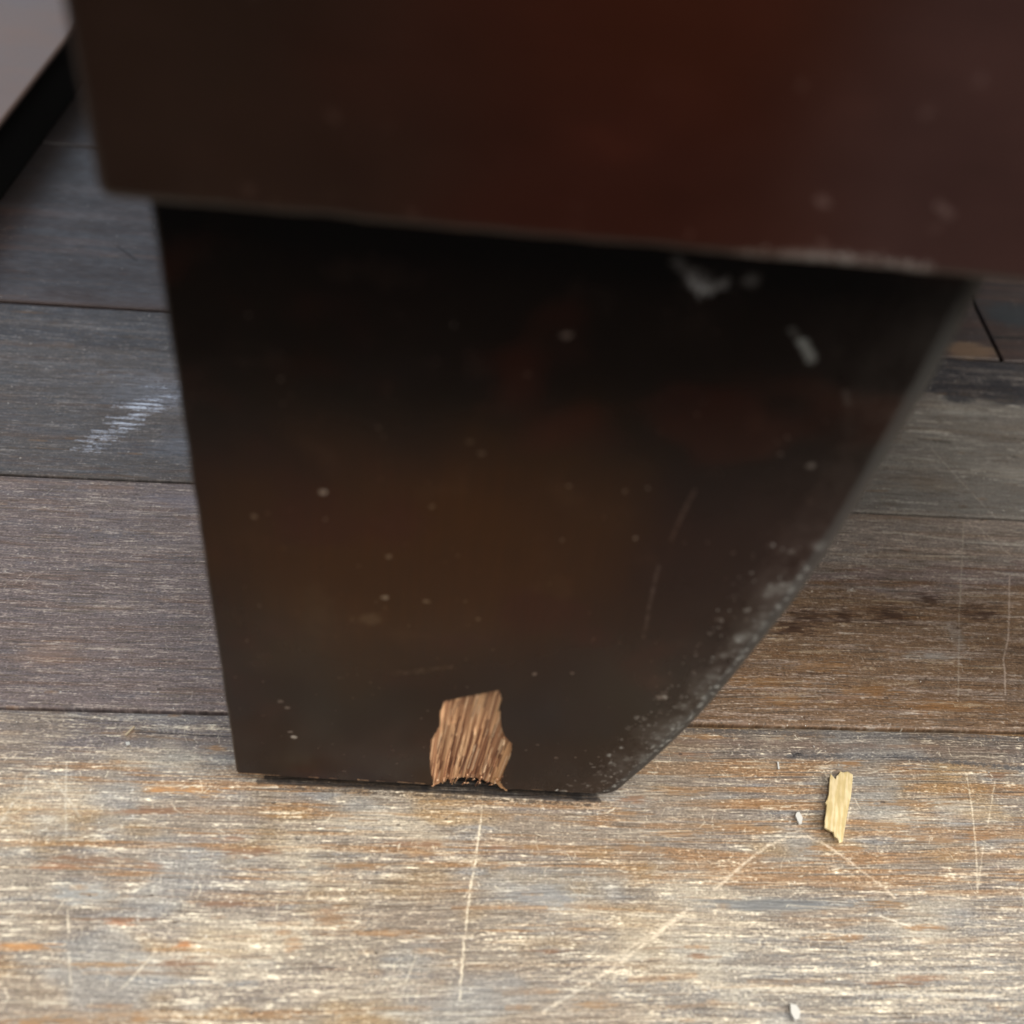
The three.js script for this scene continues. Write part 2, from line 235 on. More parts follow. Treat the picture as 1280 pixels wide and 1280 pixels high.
{ const S = third;
  S.stroke([[174.2, -261.2], [180.3, -245.3], [187.1, -230]], 0.7, [176, 170, 162], 0.5, 0, 0, 0.8, 3);
  { const r2 = rng(71); for (let i = 0; i < 150; i++) { const x = 120 + 110 * r2(), z = -286 + 56 * r2(), L = 2 + 16 * r2() ** 2; S.stroke([[x, z], [x + L / 2, z + 0.5 * (r2() - 0.5)], [x + L, z + 1.2 * (r2() - 0.5)]], 0.4 + 0.8 * r2() ** 2, r2() < 0.7 ? [190, 186, 178] : [70, 64, 60], 0.25 + 0.45 * r2(), 0.2, 0, 0.8, i); } }
  S.patch(190, -279, 14, 5, [176, 174, 168], 0.4, 33, { soft: 0.9, grain: 0.6 }); S.patch(200, -250, 18, 6, [166, 162, 156], 0.4, 34, { soft: 0.9, grain: 0.8 }); S.patch(170, -243, 14, 5, [112, 98, 84], 0.4, 35, { soft: 0.9, grain: 0.8 });
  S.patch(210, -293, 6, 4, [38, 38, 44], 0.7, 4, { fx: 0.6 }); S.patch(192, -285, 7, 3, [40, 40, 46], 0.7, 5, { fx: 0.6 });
  // a patch that keeps its polish: bluish window sheen painted into its colour
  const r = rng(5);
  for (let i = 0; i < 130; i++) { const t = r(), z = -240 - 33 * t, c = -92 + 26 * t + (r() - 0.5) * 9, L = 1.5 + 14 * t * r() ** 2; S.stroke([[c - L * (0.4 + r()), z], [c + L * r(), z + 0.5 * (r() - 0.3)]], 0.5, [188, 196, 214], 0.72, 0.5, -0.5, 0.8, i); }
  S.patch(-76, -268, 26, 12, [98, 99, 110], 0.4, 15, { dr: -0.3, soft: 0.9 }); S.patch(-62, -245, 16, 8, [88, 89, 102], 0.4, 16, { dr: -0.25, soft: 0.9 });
}
const fourth = boardSurface(1536, 480, -170, 260, SEAMS[4], SEAMS[3], 41, { base: [49, 41, 42], alt: [41, 36, 39], worn: [60, 51, 51], cool: [52, 54, 60], brown: [66, 50, 46], orange: [76, 56, 48], fibre: [84, 76, 75], contrast: 0.5, density: 0.4,  // base colours deepened to carry the shade at the back left
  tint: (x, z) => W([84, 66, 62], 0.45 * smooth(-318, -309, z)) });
{ const S = fourth;
  S.patch(-135, -385, 30, 40, [30, 26, 26], 0.7, 31, { fx: 0.05, fy: 0.05, soft: 0.9 });  // shadow beside the low platform painted onto the board
  S.stroke([[-100.8, -340.5], [-92.9, -332.9]], 0.8, [34, 30, 32], 0.9, -0.5, 0, 0.3, 1);
  S.patch(204, -311, 14, 6, [120, 98, 78], 0.7, 2, { fx: 0.1 }); S.patch(228, -334, 14, 9, [44, 50, 56], 0.8, 3);
  S.stroke([[217, -320], [228, -321]], 1.4, [20, 20, 22], 0.9, -0.5, 0, 0.5, 4);
}
const plain = boardSurface(1024, 256, 0, 480, 0, 77, 53, { base: [128, 118, 110], alt: [112, 104, 100], worn: [146, 134, 122], brown: [124, 98, 78], fibre: [180, 168, 152], density: 0.35, contrast: 0.8 });
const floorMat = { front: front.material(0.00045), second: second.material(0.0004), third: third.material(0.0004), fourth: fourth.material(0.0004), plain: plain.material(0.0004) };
const floor = new THREE.Group(); floor.name = 'floor'; floor.userData = { label: 'worn, scratched wooden floor boards', kind: 'structure' }; scene.add(floor);
function board(x0, x1, z0, z1, S, mat, seed, lift = 0, step = 8) {    // one plank: eased edges that wander a little
  const r = rng(seed), nx = Math.max(6, Math.min(90, Math.round((x1 - x0) / step)));
  const pos = [], uv = [], idx = [], local = S === plain, off = r() * 400, turn = r() < 0.5;
  const prof = [[0, -16], [0, -0.75], [0.16, -0.28], [0.6, -0.02], [1.4, 0]];
  const P = [...prof.map(([a, y]) => [0, a, y]), [0.5, 0, 0], ...prof.slice().reverse().map(([a, y]) => [1, -a, y])];
  const xs = [x0, x0 + 0.35]; for (let i = 1; i < nx; i++) xs.push(x0 + ((x1 - x0) * i) / nx); xs.push(x1 - 0.35, x1);
  for (const x of xs) {
    const e0 = 0.28 * noise(x * 0.05 + seed, 1.7) + 0.2 * noise(x * 0.21, seed), e1 = 0.28 * noise(x * 0.05 - seed, 5.1) + 0.2 * noise(x * 0.23, -seed);
    const end = Math.min(x - x0, x1 - x) < 0.1 ? -0.4 : 0;
    for (const [t, a, y] of P) {
      const z = z0 + (z1 - z0) * t + (t === 0 ? a + 0.35 + e0 : t === 1 ? a - 0.35 + e1 : 0);
      pos.push(x * MM, (y + lift + (y > -2 ? end : 0)) * MM, z * MM);
      const q = local ? S.uv(x + off, turn ? z - z0 : z1 - z) : S.uv(x, z); uv.push(q[0], q[1]);
    }
  }
  const n = P.length;
  for (let i = 0; i + 1 < xs.length; i++) for (let k = 0; k + 1 < n; k++) { const a = i * n + k, b = a + 1, c = a + n, d = c + 1; idx.push(a, b, c, b, d, c); }
  for (const [i, f] of [[0, 1], [xs.length - 1, 0]]) for (let k = 1; k + 1 < n; k++) { const a = i * n, b = a + k, c = b + 1; if (f) idx.push(a, c, b); else idx.push(a, b, c); }
  return mesh('plank', geo(pos, uv, idx), mat, floor);
}
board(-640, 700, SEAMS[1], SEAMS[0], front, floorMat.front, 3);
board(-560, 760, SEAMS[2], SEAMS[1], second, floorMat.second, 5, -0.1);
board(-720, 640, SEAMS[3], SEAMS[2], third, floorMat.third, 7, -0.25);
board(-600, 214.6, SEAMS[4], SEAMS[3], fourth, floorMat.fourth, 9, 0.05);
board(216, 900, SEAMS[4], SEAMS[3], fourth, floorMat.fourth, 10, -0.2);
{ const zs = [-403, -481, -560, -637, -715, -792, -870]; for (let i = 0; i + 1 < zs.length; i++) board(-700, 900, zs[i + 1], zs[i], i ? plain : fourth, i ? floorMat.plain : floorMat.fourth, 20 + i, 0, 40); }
for (let i = 0; i < 1; i++) board(-700, 900, -75.2 + 77.2 * i, 2 + 77.2 * i, plain, floorMat.plain, 40 + i, 0, 40);
mesh('subfloor', plainBox(-0.75, 0.95, -0.05, -0.017, -0.88, 0.0), new THREE.MeshStandardMaterial({ color: 0x17120f, roughness: 1 }), floor);

// ---------------------------------------------------------------- cabinet: front rail above a tapered foot
const NX = [0.99914777, 0.0412764], NZ = [-0.0412764, 0.99914777];    // along the front, and out of the front (x, z)
const cabinet = new THREE.Group(); cabinet.name = 'cabinet';
tag(cabinet, 'dark reddish brown wooden cabinet standing on a tapered foot with a chipped bottom edge', 'cabinet');
cabinet.position.set(-0.03443, 0, -0.1332); cabinet.rotation.y = -Math.atan2(0.0412764, 0.99914777);
scene.add(cabinet);                                                    // local axes: x along the front, y up, z out of the front

// foot: outline of its front in mm, anticlockwise from the bottom left, with the width of the eased edge
const CHIP_L = [[46.2, 4.2], [46.1, 5.8], [45.2, 11], [44.8, 17.4], [44.6, 24.5], [45.4, 28], [46.2, 31], [46, 36.4], [46.5, 41.3]];
const CHIP_R = [[57.9, 47], [58.8, 43.6], [58.7, 40], [59.6, 33.5], [60.6, 29], [62.7, 25.8], [63.2, 22], [62.7, 15.9], [62, 7.4], [63.6, 4.2]];
const RIGHT = [[84.5, 4.2], [88, 4.4], [90.8, 5.7], [93.2, 9.3], [95.7, 14.6], [99.9, 27], [103.9, 40.7], [106.7, 53], [109.2, 65.7], [112.8, 85.2], [115.2, 107.3], [116.4, 124.4], [117.3, 139.5], [117.6, 156], [117.6, 168]];
const cr = rng(91);
const jag = (pts, amp) => { const o = []; for (let i = 0; i + 1 < pts.length; i++) { const [a, b] = [pts[i], pts[i + 1]], n = Math.max(1, Math.round(Math.hypot(b[0] - a[0], b[1] - a[1]) / 0.9)); for (let k = 0; k < n; k++) { const t = k / n; o.push([a[0] + (b[0] - a[0]) * t + (k ? (cr() - 0.5) * amp : 0), a[1] + (b[1] - a[1]) * t + (k ? (cr() - 0.5) * amp : 0)]); } } o.push(pts[pts.length - 1]); return o; };
const chipEdge = jag([...CHIP_L, [52.2, 44.2], ...CHIP_R], 0.28);
const rightCurve = new THREE.CatmullRomCurve3(RIGHT.map(([x, y]) => new THREE.Vector3(x, y, 0)), false, 'centripetal').getPoints(70).map((p) => [p.x, p.y]);
const outline = [];                                                    // [x, y, bevel]
for (let y = 168; y > 7; y -= 4) outline.push([0.16 * noise(3, y * 0.09) + 0.1 * noise(8, y * 0.4), y, 0.9 + 0.5 * noise(y * 0.12, 2)]);
outline.push([0, 7, 0.9], [0, 5.5, 0.8], [0.35, 4.6, 0.6], [1.4, 4.2, 0.5]);
for (let x = 5; x < 45; x += 4) outline.push([x, 4.2 + 0.12 * noise(x, 3), 0.5]);
chipEdge.forEach(([x, y]) => outline.push([x, y, 0.06]));
for (let x = 66; x < 83; x += 4) outline.push([x, 4.2 + 0.12 * noise(x, 3), 0.6]);
rightCurve.forEach(([x, y], i) => outline.push([x, y, 0.6 + 3.9 * smooth(2, 20, i)]));
const FT = new Surface(1024, 1344, -6, 122, 0, 168);
{
  const S = FT;
  S.fill((x, y, o) => {
    const m = fbm(x * 0.02 + 5, y * 0.016, 3), q = fbm(x * 0.09, y * 0.07 + 9, 4), g = noise(x * 1.1, y * 0.05), f = noise(x * 3.1, y * 3.3);
    let c = mix([26, 13, 7], [31, 13, 9], smooth(-0.2, 0.25, m)); c = mix(c, [12, 7, 5], 0.8 * smooth(104, 132, y + 22 * m));     // stain, plus shade under the rail painted in: almost black high up,
    c = mix(c, [60, 31, 3], 0.85 * smooth(1.15, 0.25, Math.hypot((x - 42) / 60, (y - 86) / 46) + 0.6 * m + 0.25 * q));                  // browner in the middle
    c = mix(c, [52, 20, 10], 0.5 * smooth(0.05, 0.3, fbm(x * 0.03 - 3, y * 0.035 + 4, 3))); c = mix(c, [92, 72, 60], 0.14 * smooth(0.08, 0.4, fbm(x * 0.07 + 30, y * 0.07, 4)));   // and clouded
    const v = 1 + 0.1 * q + 0.06 * g + 0.03 * f; o[0] = c[0] * v; o[1] = c[1] * v; o[2] = c[2] * v;
    o[3] = 0.5 + 0.12 * q + 0.05 * g; o[4] = 0.22 + 0.08 * q + 0.04 * f;
  });
  const r = rng(15), dust = [150, 152, 148];
  const edgeX = (y) => { for (let i = 0; i + 1 < RIGHT.length; i++) if (y <= RIGHT[i + 1][1]) { const t = (y - RIGHT[i][1]) / (RIGHT[i + 1][1] - RIGHT[i][1]); return RIGHT[i][0] + t * (RIGHT[i + 1][0] - RIGHT[i][0]); } return 116; };
  for (let j = 0, n = 0; j < S.h; j++) { const y = S.y0 + (j + 0.5) / S.sy, e = edgeX(y); for (let i = 0; i < S.w; i++, n++) { // thin film of dust towards the curved edge
    const x = S.x0 + (i + 0.5) / S.sx, d = (e - x) * 0.86;
    if (d < 34) {
      const q = fbm(x * 0.12, y * 0.12, 3), f = fbm(x * 0.5, y * 0.5, 3), along = smooth(4, 16, y) * (1 - 0.75 * smooth(60, 126, y));
      S.blend(n, [84, 82, 78], 0.22 * (1 - smooth(2, 30, d)) * clamp(0.7 + q), 0, 0.3);
      S.blend(n, [74, 76, 76], 0.62 * (1 - smooth(3.2, 4.6, d)), 0, 0.5);                       // grey strip on the bevel
      S.blend(n, [150, 153, 150], along * 0.55 * smooth(2.6, 4.4, d) * (1 - smooth(4.5, 12, d + 7 * fbm(x * 0.12, y * 0.05, 3))) * clamp(0.5 + 0.7 * f + 0.9 * fbm(x * 0.14 + 5, y * 0.1, 2)), 0.1, 0.6);
    }
    const low = (1 - smooth(4, 42, y + 8 * fbm(x * 0.05, y * 0.05, 2))) * 0.1; S.blend(n, [104, 88, 84], low, 0, 0.3);
  } }
  for (let i = 0; i < 420; i++) {                                       // grains of dust along that edge
    const y = 4 + 96 * r() ** 1.3, d = 3 + 10 * r() ** 2, x = edgeX(y) - d / 0.86, w = 0.25 + 1.1 * r() ** 5;
    S.stroke([[x, y], [x + (r() - 0.5), y + (r() - 0.5) * 1.2]], w, [176, 178, 174], 0.25 + 0.65 * r() ** 1.5, 0.1, 0.4, 0.9, i);
  }
  for (let i = 0; i < 22; i++) { const y = 14 + 90 * r(), x = edgeX(y) - 4 - 4 * r(); S.patch(x, y, 1.2 + 2 * r(), 1 + 2 * r(), dust, 0.3, i, { fx: 0.7, fy: 0.7, dr: 0.4, soft: 0.9 }); }
  for (let i = 0; i < 210; i++) {                                       // scattered specks
    const x = 2 + 104 * r(), y = 6 + 140 * r() ** 1.4, w = 0.22 + 0.75 * r() ** 5;
    S.stroke([[x, y], [x + 0.6 * (r() - 0.5), y + 0.6 * (r() - 0.5)]], w, [168, 158, 146], 0.12 + 0.5 * r() ** 2, 0.1, 0.3);
  }
  for (const [x, y, w, a] of [[21.8, 104.8, 1.3, 0.75], [58.5, 143.2, 1.4, 0.45], [48, 117, 0.9, 0.35], [45.8, 119.6, 0.8, 0.3], [102.5, 120.2, 1.2, 0.4], [92.2, 48.1, 2.2, 0.55], [33, 76.4, 1.2, 0.6], [41, 76, 1.1, 0.5], [13.9, 22.8, 1.2, 0.95], [13.2, 25, 0.7, 0.8], [11.6, 37.4, 1, 0.5], [13, 35, 0.8, 0.6]]) S.stroke([[x, y], [x + 0.4, y + 0.1]], w, [205, 200, 190], a, 0.2, 0.3, 0.4, x);
  S.patch(30, 69, 4.5, 2.8, [120, 108, 98], 0.3, 3, { fx: 0.3, fy: 0.3, dr: 0.3, soft: 0.8 }); S.patch(20, 70, 6, 12, [96, 86, 80], 0.16, 5, { fx: 0.3, fy: 0.2, dr: 0.2, soft: 0.9 });
  S.stroke([[36, 51], [42, 52.5], [47, 54.5]], 1.8, [120, 108, 98], 0.22, 0, 0.3, 0.9, 4);
  S.stroke([[85, 112.4], [84.1, 105.1], [83.6, 99]], 0.7, [120, 104, 94], 0.4, -0.2, 0.1, 0.6, 6); S.stroke([[82.9, 91.6], [83.5, 80.8], [84.4, 69.1]], 0.7, [112, 104, 100], 0.45, -0.2, 0.1, 0.6, 7);
  S.stroke([[91.2, 147.8], [93.5, 145.8]], 1.2, [130, 136, 134], 0.45, 0, 0.2, 0.5, 8); S.stroke([[93.5, 145.8], [95.9, 142.6]], 1.9, [158, 164, 162], 0.7, 0, 0.2, 0.4, 9); S.stroke([[103, 136.8], [104.2, 134.6]], 1.2, [110, 114, 112], 0.35, 0, 0.2, 0.4, 9);
  S.stroke([[72, 158], [75, 155.5], [77, 153.2], [79.5, 155]], 2.2, [168, 170, 172], 0.6, 0, 0.3, 0.9, 11); S.patch(76, 155, 3.6, 3.4, [176, 178, 180], 0.4, 11, { fx: 0.6, fy: 0.6, dr: 0.3, soft: 0.9 }); S.patch(83, 156, 2.4, 2, [160, 162, 162], 0.6, 12, { fx: 0.4, fy: 0.4, soft: 0.9 });
  for (const [x, l, a] of [[0.4, 6, 0.9], [4, 6, 0.5], [17, 2, 0.7], [22, 1.4, 0.4], [28.5, 2.2, 0.8], [33, 1.4, 0.4], [38, 3, 0.6], [42, 2, 0.6], [70, 2, 0.4], [78, 1.6, 0.3]]) S.stroke([[x, 5.0 + 0.2 * noise(x, 1)], [x + l, 4.8]], 0.6, [196, 164, 128], a, 0, 0, 0.5, x);  // worn through along the bottom arris
}
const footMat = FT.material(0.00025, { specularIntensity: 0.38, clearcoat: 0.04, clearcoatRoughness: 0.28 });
function footGeometry() {
  const n = outline.length, nor = [];
  for (let i = 0; i < n; i++) {
    const a = outline[(i + n - 1) % n], b = outline[(i + 1) % n], dx = b[0] - a[0], dy = b[1] - a[1], l = Math.hypot(dx, dy) || 1;
    nor.push([dy / l, -dx / l]);                                        // outward for an anticlockwise outline
  }
  nor[0] = [-1, 0]; nor[n - 1] = [1, 0];
  const pos = [], uv = [], idx = [], put = (x, y, z) => { pos.push(x * MM, y * MM, z * MM); const q = FT.uv(x, y); uv.push(q[0], q[1]); return pos.length / 3 - 1; };
  const K = 6, rows = [];
  for (let k = 0; k <= K; k++) { const a = (k / K) * Math.PI / 2; rows.push(outline.map(([x, y, b], i) => put(x - nor[i][0] * b * (1 - Math.sin(a)), y - nor[i][1] * b * (1 - Math.sin(a)), -b * (1 - Math.cos(a))))); }
  const chipA = outline.findIndex((q) => q[2] < 0.1), chipB = chipA + chipEdge.length - 1;
  rows.push(outline.map(([x, y], i) => put(x, y, i >= chipA && i <= chipB ? -2.2 : -30)));
  for (let k = 0; k + 1 < rows.length; k++) for (let i = 0; i < n - 1; i++) { const a = rows[k][i], b = rows[k][i + 1], c = rows[k + 1][i], d = rows[k + 1][i + 1]; if ((i === chipA - 1 || i === chipB) && k === K) continue; idx.push(a, c, b, b, c, d); }
  const contour = rows[0].map((v) => new THREE.Vector2(pos[v * 3], pos[v * 3 + 1]));
  for (const [a, b, c] of THREE.ShapeUtils.triangulateShape(contour, [])) idx.push(rows[0][a], rows[0][b], rows[0][c]);
  return geo(pos, uv, idx);
}
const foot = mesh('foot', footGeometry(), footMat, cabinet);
foot.userData.label = 'dark brown tapered foot with a curved right edge and a bare chipped spot';
// solid wood behind the chip, with a hollow at the bottom where the chip has broken away
const darkWood = new THREE.MeshStandardMaterial({ color: new THREE.Color(0.016, 0.01, 0.008), roughness: 0.8 });
{
  const s = new THREE.Shape(); s.moveTo(1, 160); s.lineTo(1, 4.5);
  for (const [x, y] of [[44, 4.5], [46.5, 5], [50, 8.4], [54, 9.6], [58, 9.2], [61, 7.4], [64, 4.8], [66, 4.5], [88, 4.5], [94, 14], [102, 42], [110, 88], [114, 140], [114, 160]]) s.lineTo(x, y);
  const g = new THREE.ExtrudeGeometry(s, { depth: 27, bevelEnabled: false }); g.translate(0, 0, -29.6); g.scale(MM, MM, MM);
  mesh('foot_core', g, darkWood, foot);
}
// bare wood in the chip: torn fibres
const CH = new Surface(256, 512, 43, 66, 0, 48);
CH.fill((x, y, o) => {
  const s = (x - 54 - 0.06 * y) * (1 - y / 260) + 54 + 0.5 * noise(x * 0.1, y * 0.05), g = noise(s * 0.9, y * 0.03), h = noise(s * 2.4 + 9, y * 0.03), f = noise(s * 6, y * 0.1), b = fbm(x * 0.12, y * 0.06, 3);
  let c = mix([146, 108, 80], [180, 144, 110], smooth(-0.3, 0.35, g + 0.5 * h)); c = mix(c, [92, 56, 38], 0.85 * smooth(0.1, 0.45, -h - 0.4 * g + 0.4 * f)); c = mix(c, [206, 176, 146], 0.6 * smooth(0.25, 0.55, h + 0.5 * f));
  c = mix(c, [182, 146, 106], 0.45 * smooth(59.5, 61.5, x - 0.06 * y + 1.2) * (1 - smooth(22, 27, y)));
  const v = 1.24 + 0.2 * b + 0.2 * f; o[0] = c[0] * v; o[1] = c[1] * v; o[2] = c[2] * v; o[3] = 0.5 + 0.3 * h + 0.2 * f; o[4] = 0.62 - 0.2 * h;
});
{ const r = rng(6); for (let i = 0; i < 90; i++) { const x = 44 + 20 * r(), y = 40 * r(), l = 2 + 9 * r(); CH.stroke([[x, y], [x + 0.085 * l, y + l]], 0.16 + 0.2 * r(), r() < 0.55 ? [240, 214, 182] : [84, 50, 36], 0.45 + 0.4 * r(), r() < 0.5 ? 0.2 : -0.3); } }
{
  const at = (pts, y) => { for (let i = 0; i + 1 < pts.length; i++) { const [a, b] = [pts[i], pts[i + 1]], lo = Math.min(a[1], b[1]), hi = Math.max(a[1], b[1]); if (y >= lo && y <= hi && hi > lo) return a[0] + ((y - a[1]) / (b[1] - a[1])) * (b[0] - a[0]); } return pts[y > 20 ? 0 : pts.length - 1][0]; };
  const Lf = (y) => (y > 41.3 ? 46.5 + (y - 41.3) * 2.0 : at(CHIP_L, Math.max(4.2, y))), Rf = (y) => at(CHIP_R, Math.max(4.2, Math.min(47, y)));
  const pos = [], uv = [], idx = [], NU = 70, NV = 60;
  for (let j = 0; j <= NV; j++) for (let i = 0; i <= NU; i++) {
    const s = i / NU, t = j / NV, arch = 3.2 + 3.4 * Math.sin(Math.PI * clamp((s - 0.1) / 0.8)) ** 0.7 + 0.9 * noise(s * 22, 4) * (s > 0.08 && s < 0.92 ? 1 : 0.2);
    const y = arch + (47.3 - arch) * t, flare = 1 - smooth(0, 5, y), xl = Lf(y) - 0.15 - 0.8 * flare, xr = Rf(y) + 0.15 + 0.9 * flare, x = xl + (xr - xl) * s;
    const q = (x - 54 - 0.06 * y) * (1 - y / 260) + 54 + 0.5 * noise(x * 0.1, y * 0.05), edge = Math.min(s, 1 - s) * (xr - xl), top = 47.3 - y;
    let z = -1.3 + 0.45 * noise(q * 0.8, y * 0.02) + 0.4 * noise(q * 2.4 + 9, y * 0.03) + 0.2 * noise(q * 5, y * 0.06);
    z = z * (0.45 + 0.55 * smooth(0, 2.2, edge)) * (0.55 + 0.45 * smooth(0, 6, top)); z = Math.min(z, -0.05) + 1.1 * flare * (1 - smooth(0, 3, edge));
    pos.push(x * MM, y * MM, z * MM); const w = CH.uv(x, y); uv.push(w[0], w[1]);
  }
  for (let j = 0; j < NV; j++) for (let i = 0; i < NU; i++) { const a = j * (NU + 1) + i, b = a + 1, c = a + NU + 1, d = c + 1; idx.push(a, b, c, b, d, c); }
  const rf = rng(17), parts = [geo(pos, uv, idx)];
  for (let i = 0; i < 46; i++) {
    const low = i < 26, x = 46.5 + 15.5 * rf(), y = low ? 5.5 + 3.5 * rf() : 10 + 26 * rf(), L = low ? 2 + 3 * rf() : 2 + 6 * rf(), g = new THREE.CylinderGeometry(0.05, 0.1 + 0.14 * rf(), L, 5, 1);
    if (low) g.rotateZ(Math.PI); g.rotateX(low ? 0.12 + 0.35 * rf() : -0.1 - 0.2 * rf()); g.rotateZ(-0.085 + 0.16 * (rf() - 0.5)); g.translate(x, y, -0.55 + 0.5 * rf()); g.scale(MM, MM, MM);
    const u = g.attributes.uv, q = CH.uv(44 + 20 * rf(), 20 + 20 * rf()); for (let k = 0; k < u.count; k++) u.setXY(k, q[0], q[1] + 0.05 * u.getY(k)); parts.push(g);
  }
  const o = mesh('bare_wood', mergeGeometries(parts), CH.material(0.0003), foot); o.userData.label = 'chip in the foot showing pale brown torn wood fibres';
}
// rail: the proud front of the cabinet, with a rounded lower edge
const RL = new Surface(1536, 512, -14, 178, 160, 224);
{
  const S = RL, r = rng(44);
  S.fill((x, y, o) => {
    const q = fbm(x * 0.05, y * 0.07 + 3, 4), m = fbm(x * 0.022 + 7, y * 0.03, 3), g = noise(x * 0.05, y * 1.2);
    let c = mix([38, 23, 15], [49, 18, 8], smooth(8, 60, x + 30 * m)); c = mix(c, [62, 25, 8], 0.5 * smooth(1, 0, Math.hypot((x - 62) / 36, (y - 200) / 26) + 0.8 * m)); c = mix(c, [62, 24, 12], 0.4 * smooth(0.05, 0.35, q) * smooth(30, 60, x)); c = mix(c, [64, 44, 42], 0.8 * smooth(66, 98, x + 14 * m));  // reddish highlight and greyer sheen at the right painted into the colour
    const v = 1 + 0.14 * q + 0.05 * g; o[0] = c[0] * v; o[1] = c[1] * v; o[2] = c[2] * v; o[3] = 0.5 + 0.1 * q; o[4] = 0.34 + 0.14 * q;
  });
  for (let i = 0; i < 60; i++) { const x = 165 * r(), y = 164 + 50 * r(), w = 0.4 + 1.2 * r() ** 3; S.stroke([[x, y], [x + (r() - 0.5), y + (r() - 0.5)]], w, [120, 100, 96], 0.1 + 0.25 * r(), 0.1, 0.3, 0.5, i); }
  for (const [x, y, w, a] of [[86, 174.2, 1.5, 0.42], [101, 175, 1.4, 0.36], [102.2, 174.2, 1.3, 0.3], [88, 168, 1, 0.4]]) S.stroke([[x, y], [x + 0.7, y - 0.4]], w, [150, 134, 130], a, 0.1, 0.3, 0.4, x);
  S.stroke([[2, 164.2], [40, 164.3], [75, 164.3], [112, 164.2]], 1.2, [74, 54, 44], 0.35, 0, 0.2, 0.9, 2);
  S.stroke([[78, 164.6], [92, 165.2], [103, 164.8]], 2.8, [170, 166, 162], 0.8, 0, 0.3, 0.9, 3); S.stroke([[84, 165.8], [92, 166.2]], 1.8, [150, 146, 142], 0.45, 0, 0.3, 0.8, 4); S.stroke([[40, 164.6], [43, 164.7]], 1.4, [140, 130, 122], 0.5, 0, 0.3, 0.5, 5);
}
const railMat = RL.material(0.0002, { specularIntensity: 0.6, clearcoat: 0.1, clearcoatRoughness: 0.3 });
{
  // profile from the underside at the back round the arris and up the front; swept along x with a rounded left end
  const Z = 7.6, R = 2.2, top = 460, x0 = -4.2, x1 = 403, pos = [], uv = [], idx = [];
  const prof = [[-14, 164]]; for (let k = 0; k <= 6; k++) { const a = -Math.PI / 2 + (k / 6) * Math.PI / 2; prof.push([Z - R + R * Math.cos(a), 164 + R + R * Math.sin(a)]); }
  for (const y of [180, 210, 260, top]) prof.push([Z, y]); prof.push([-14, top]);
  const xs = [[x0, 2.0], [x0 + 0.2, 1.2], [x0 + 0.6, 0.6], [x0 + 1.2, 0.2], [x0 + 2, 0]]; for (let x = 4; x < 200; x += 2.5) xs.push([x, 0]); xs.push([x1, 0]);
  for (const [x, inset] of xs) for (const [z, y] of prof) { const dent = y < 168 && z > 0 ? 0.35 * Math.max(0, noise(x * 0.11, 4.2)) + 0.12 * noise(x * 0.5, y) : 0; pos.push(x * MM, (y + dent) * MM, (z > 0 ? z - inset - dent : z) * MM); const q = RL.uv(x, y); uv.push(q[0], q[1]); }
  const n = prof.length; for (let i = 0; i + 1 < xs.length; i++) for (let k = 0; k + 1 < n; k++) { const a = i * n + k, b = a + 1, c = a + n, d = c + 1; idx.push(a, c, b, b, c, d); }
  for (let k = 1; k + 1 < n; k++) { idx.push(0, k, k + 1); const e = (xs.length - 1) * n; idx.push(e, e + k + 1, e + k); }
  const o = mesh('rail', geo(pos, uv, idx), railMat, cabinet); o.userData.label = 'dark red brown front rail above the foot';
}
const caseMat = new THREE.MeshPhysicalMaterial({ color: new THREE.Color(0.022, 0.009, 0.006), roughness: 0.4, clearcoat: 0.2, clearcoatRoughness: 0.3 });
mesh('side_panel', plainBox(-0.0035, 0.014, 0.166, 0.46, -0.42, -0.0142), caseMat, cabinet);
mesh('side_panel', plainBox(0.386, 0.4035, 0.1825, 0.46, -0.4115, -0.0142), caseMat, cabinet);
mesh('bottom_panel', plainBox(0.0142, 0.40, 0.1682, 0.182, -0.42, -0.0142), caseMat, cabinet);
mesh('back_panel', plainBox(0.0142, 0.40, 0.1822, 0.46, -0.42, -0.412), caseMat, cabinet);
mesh('top_panel', plainBox(-0.012, 0.41, 0.4605, 0.478, -0.43, 0.018), caseMat, cabinet);
for (const [x, z] of [[0.002, -0.415], [0.323, -0.03], [0.323, -0.415]]) mesh('foot', plainBox(x, x + 0.075, 0.0006, 0.1678, z, z + 0.03), caseMat, cabinet);
mesh('glide', (() => { const g = new THREE.CylinderGeometry(0.011, 0.011, 0.0044, 24); g.translate(0.05, 0.00225, -0.019); return g; })(), darkWood, cabinet);

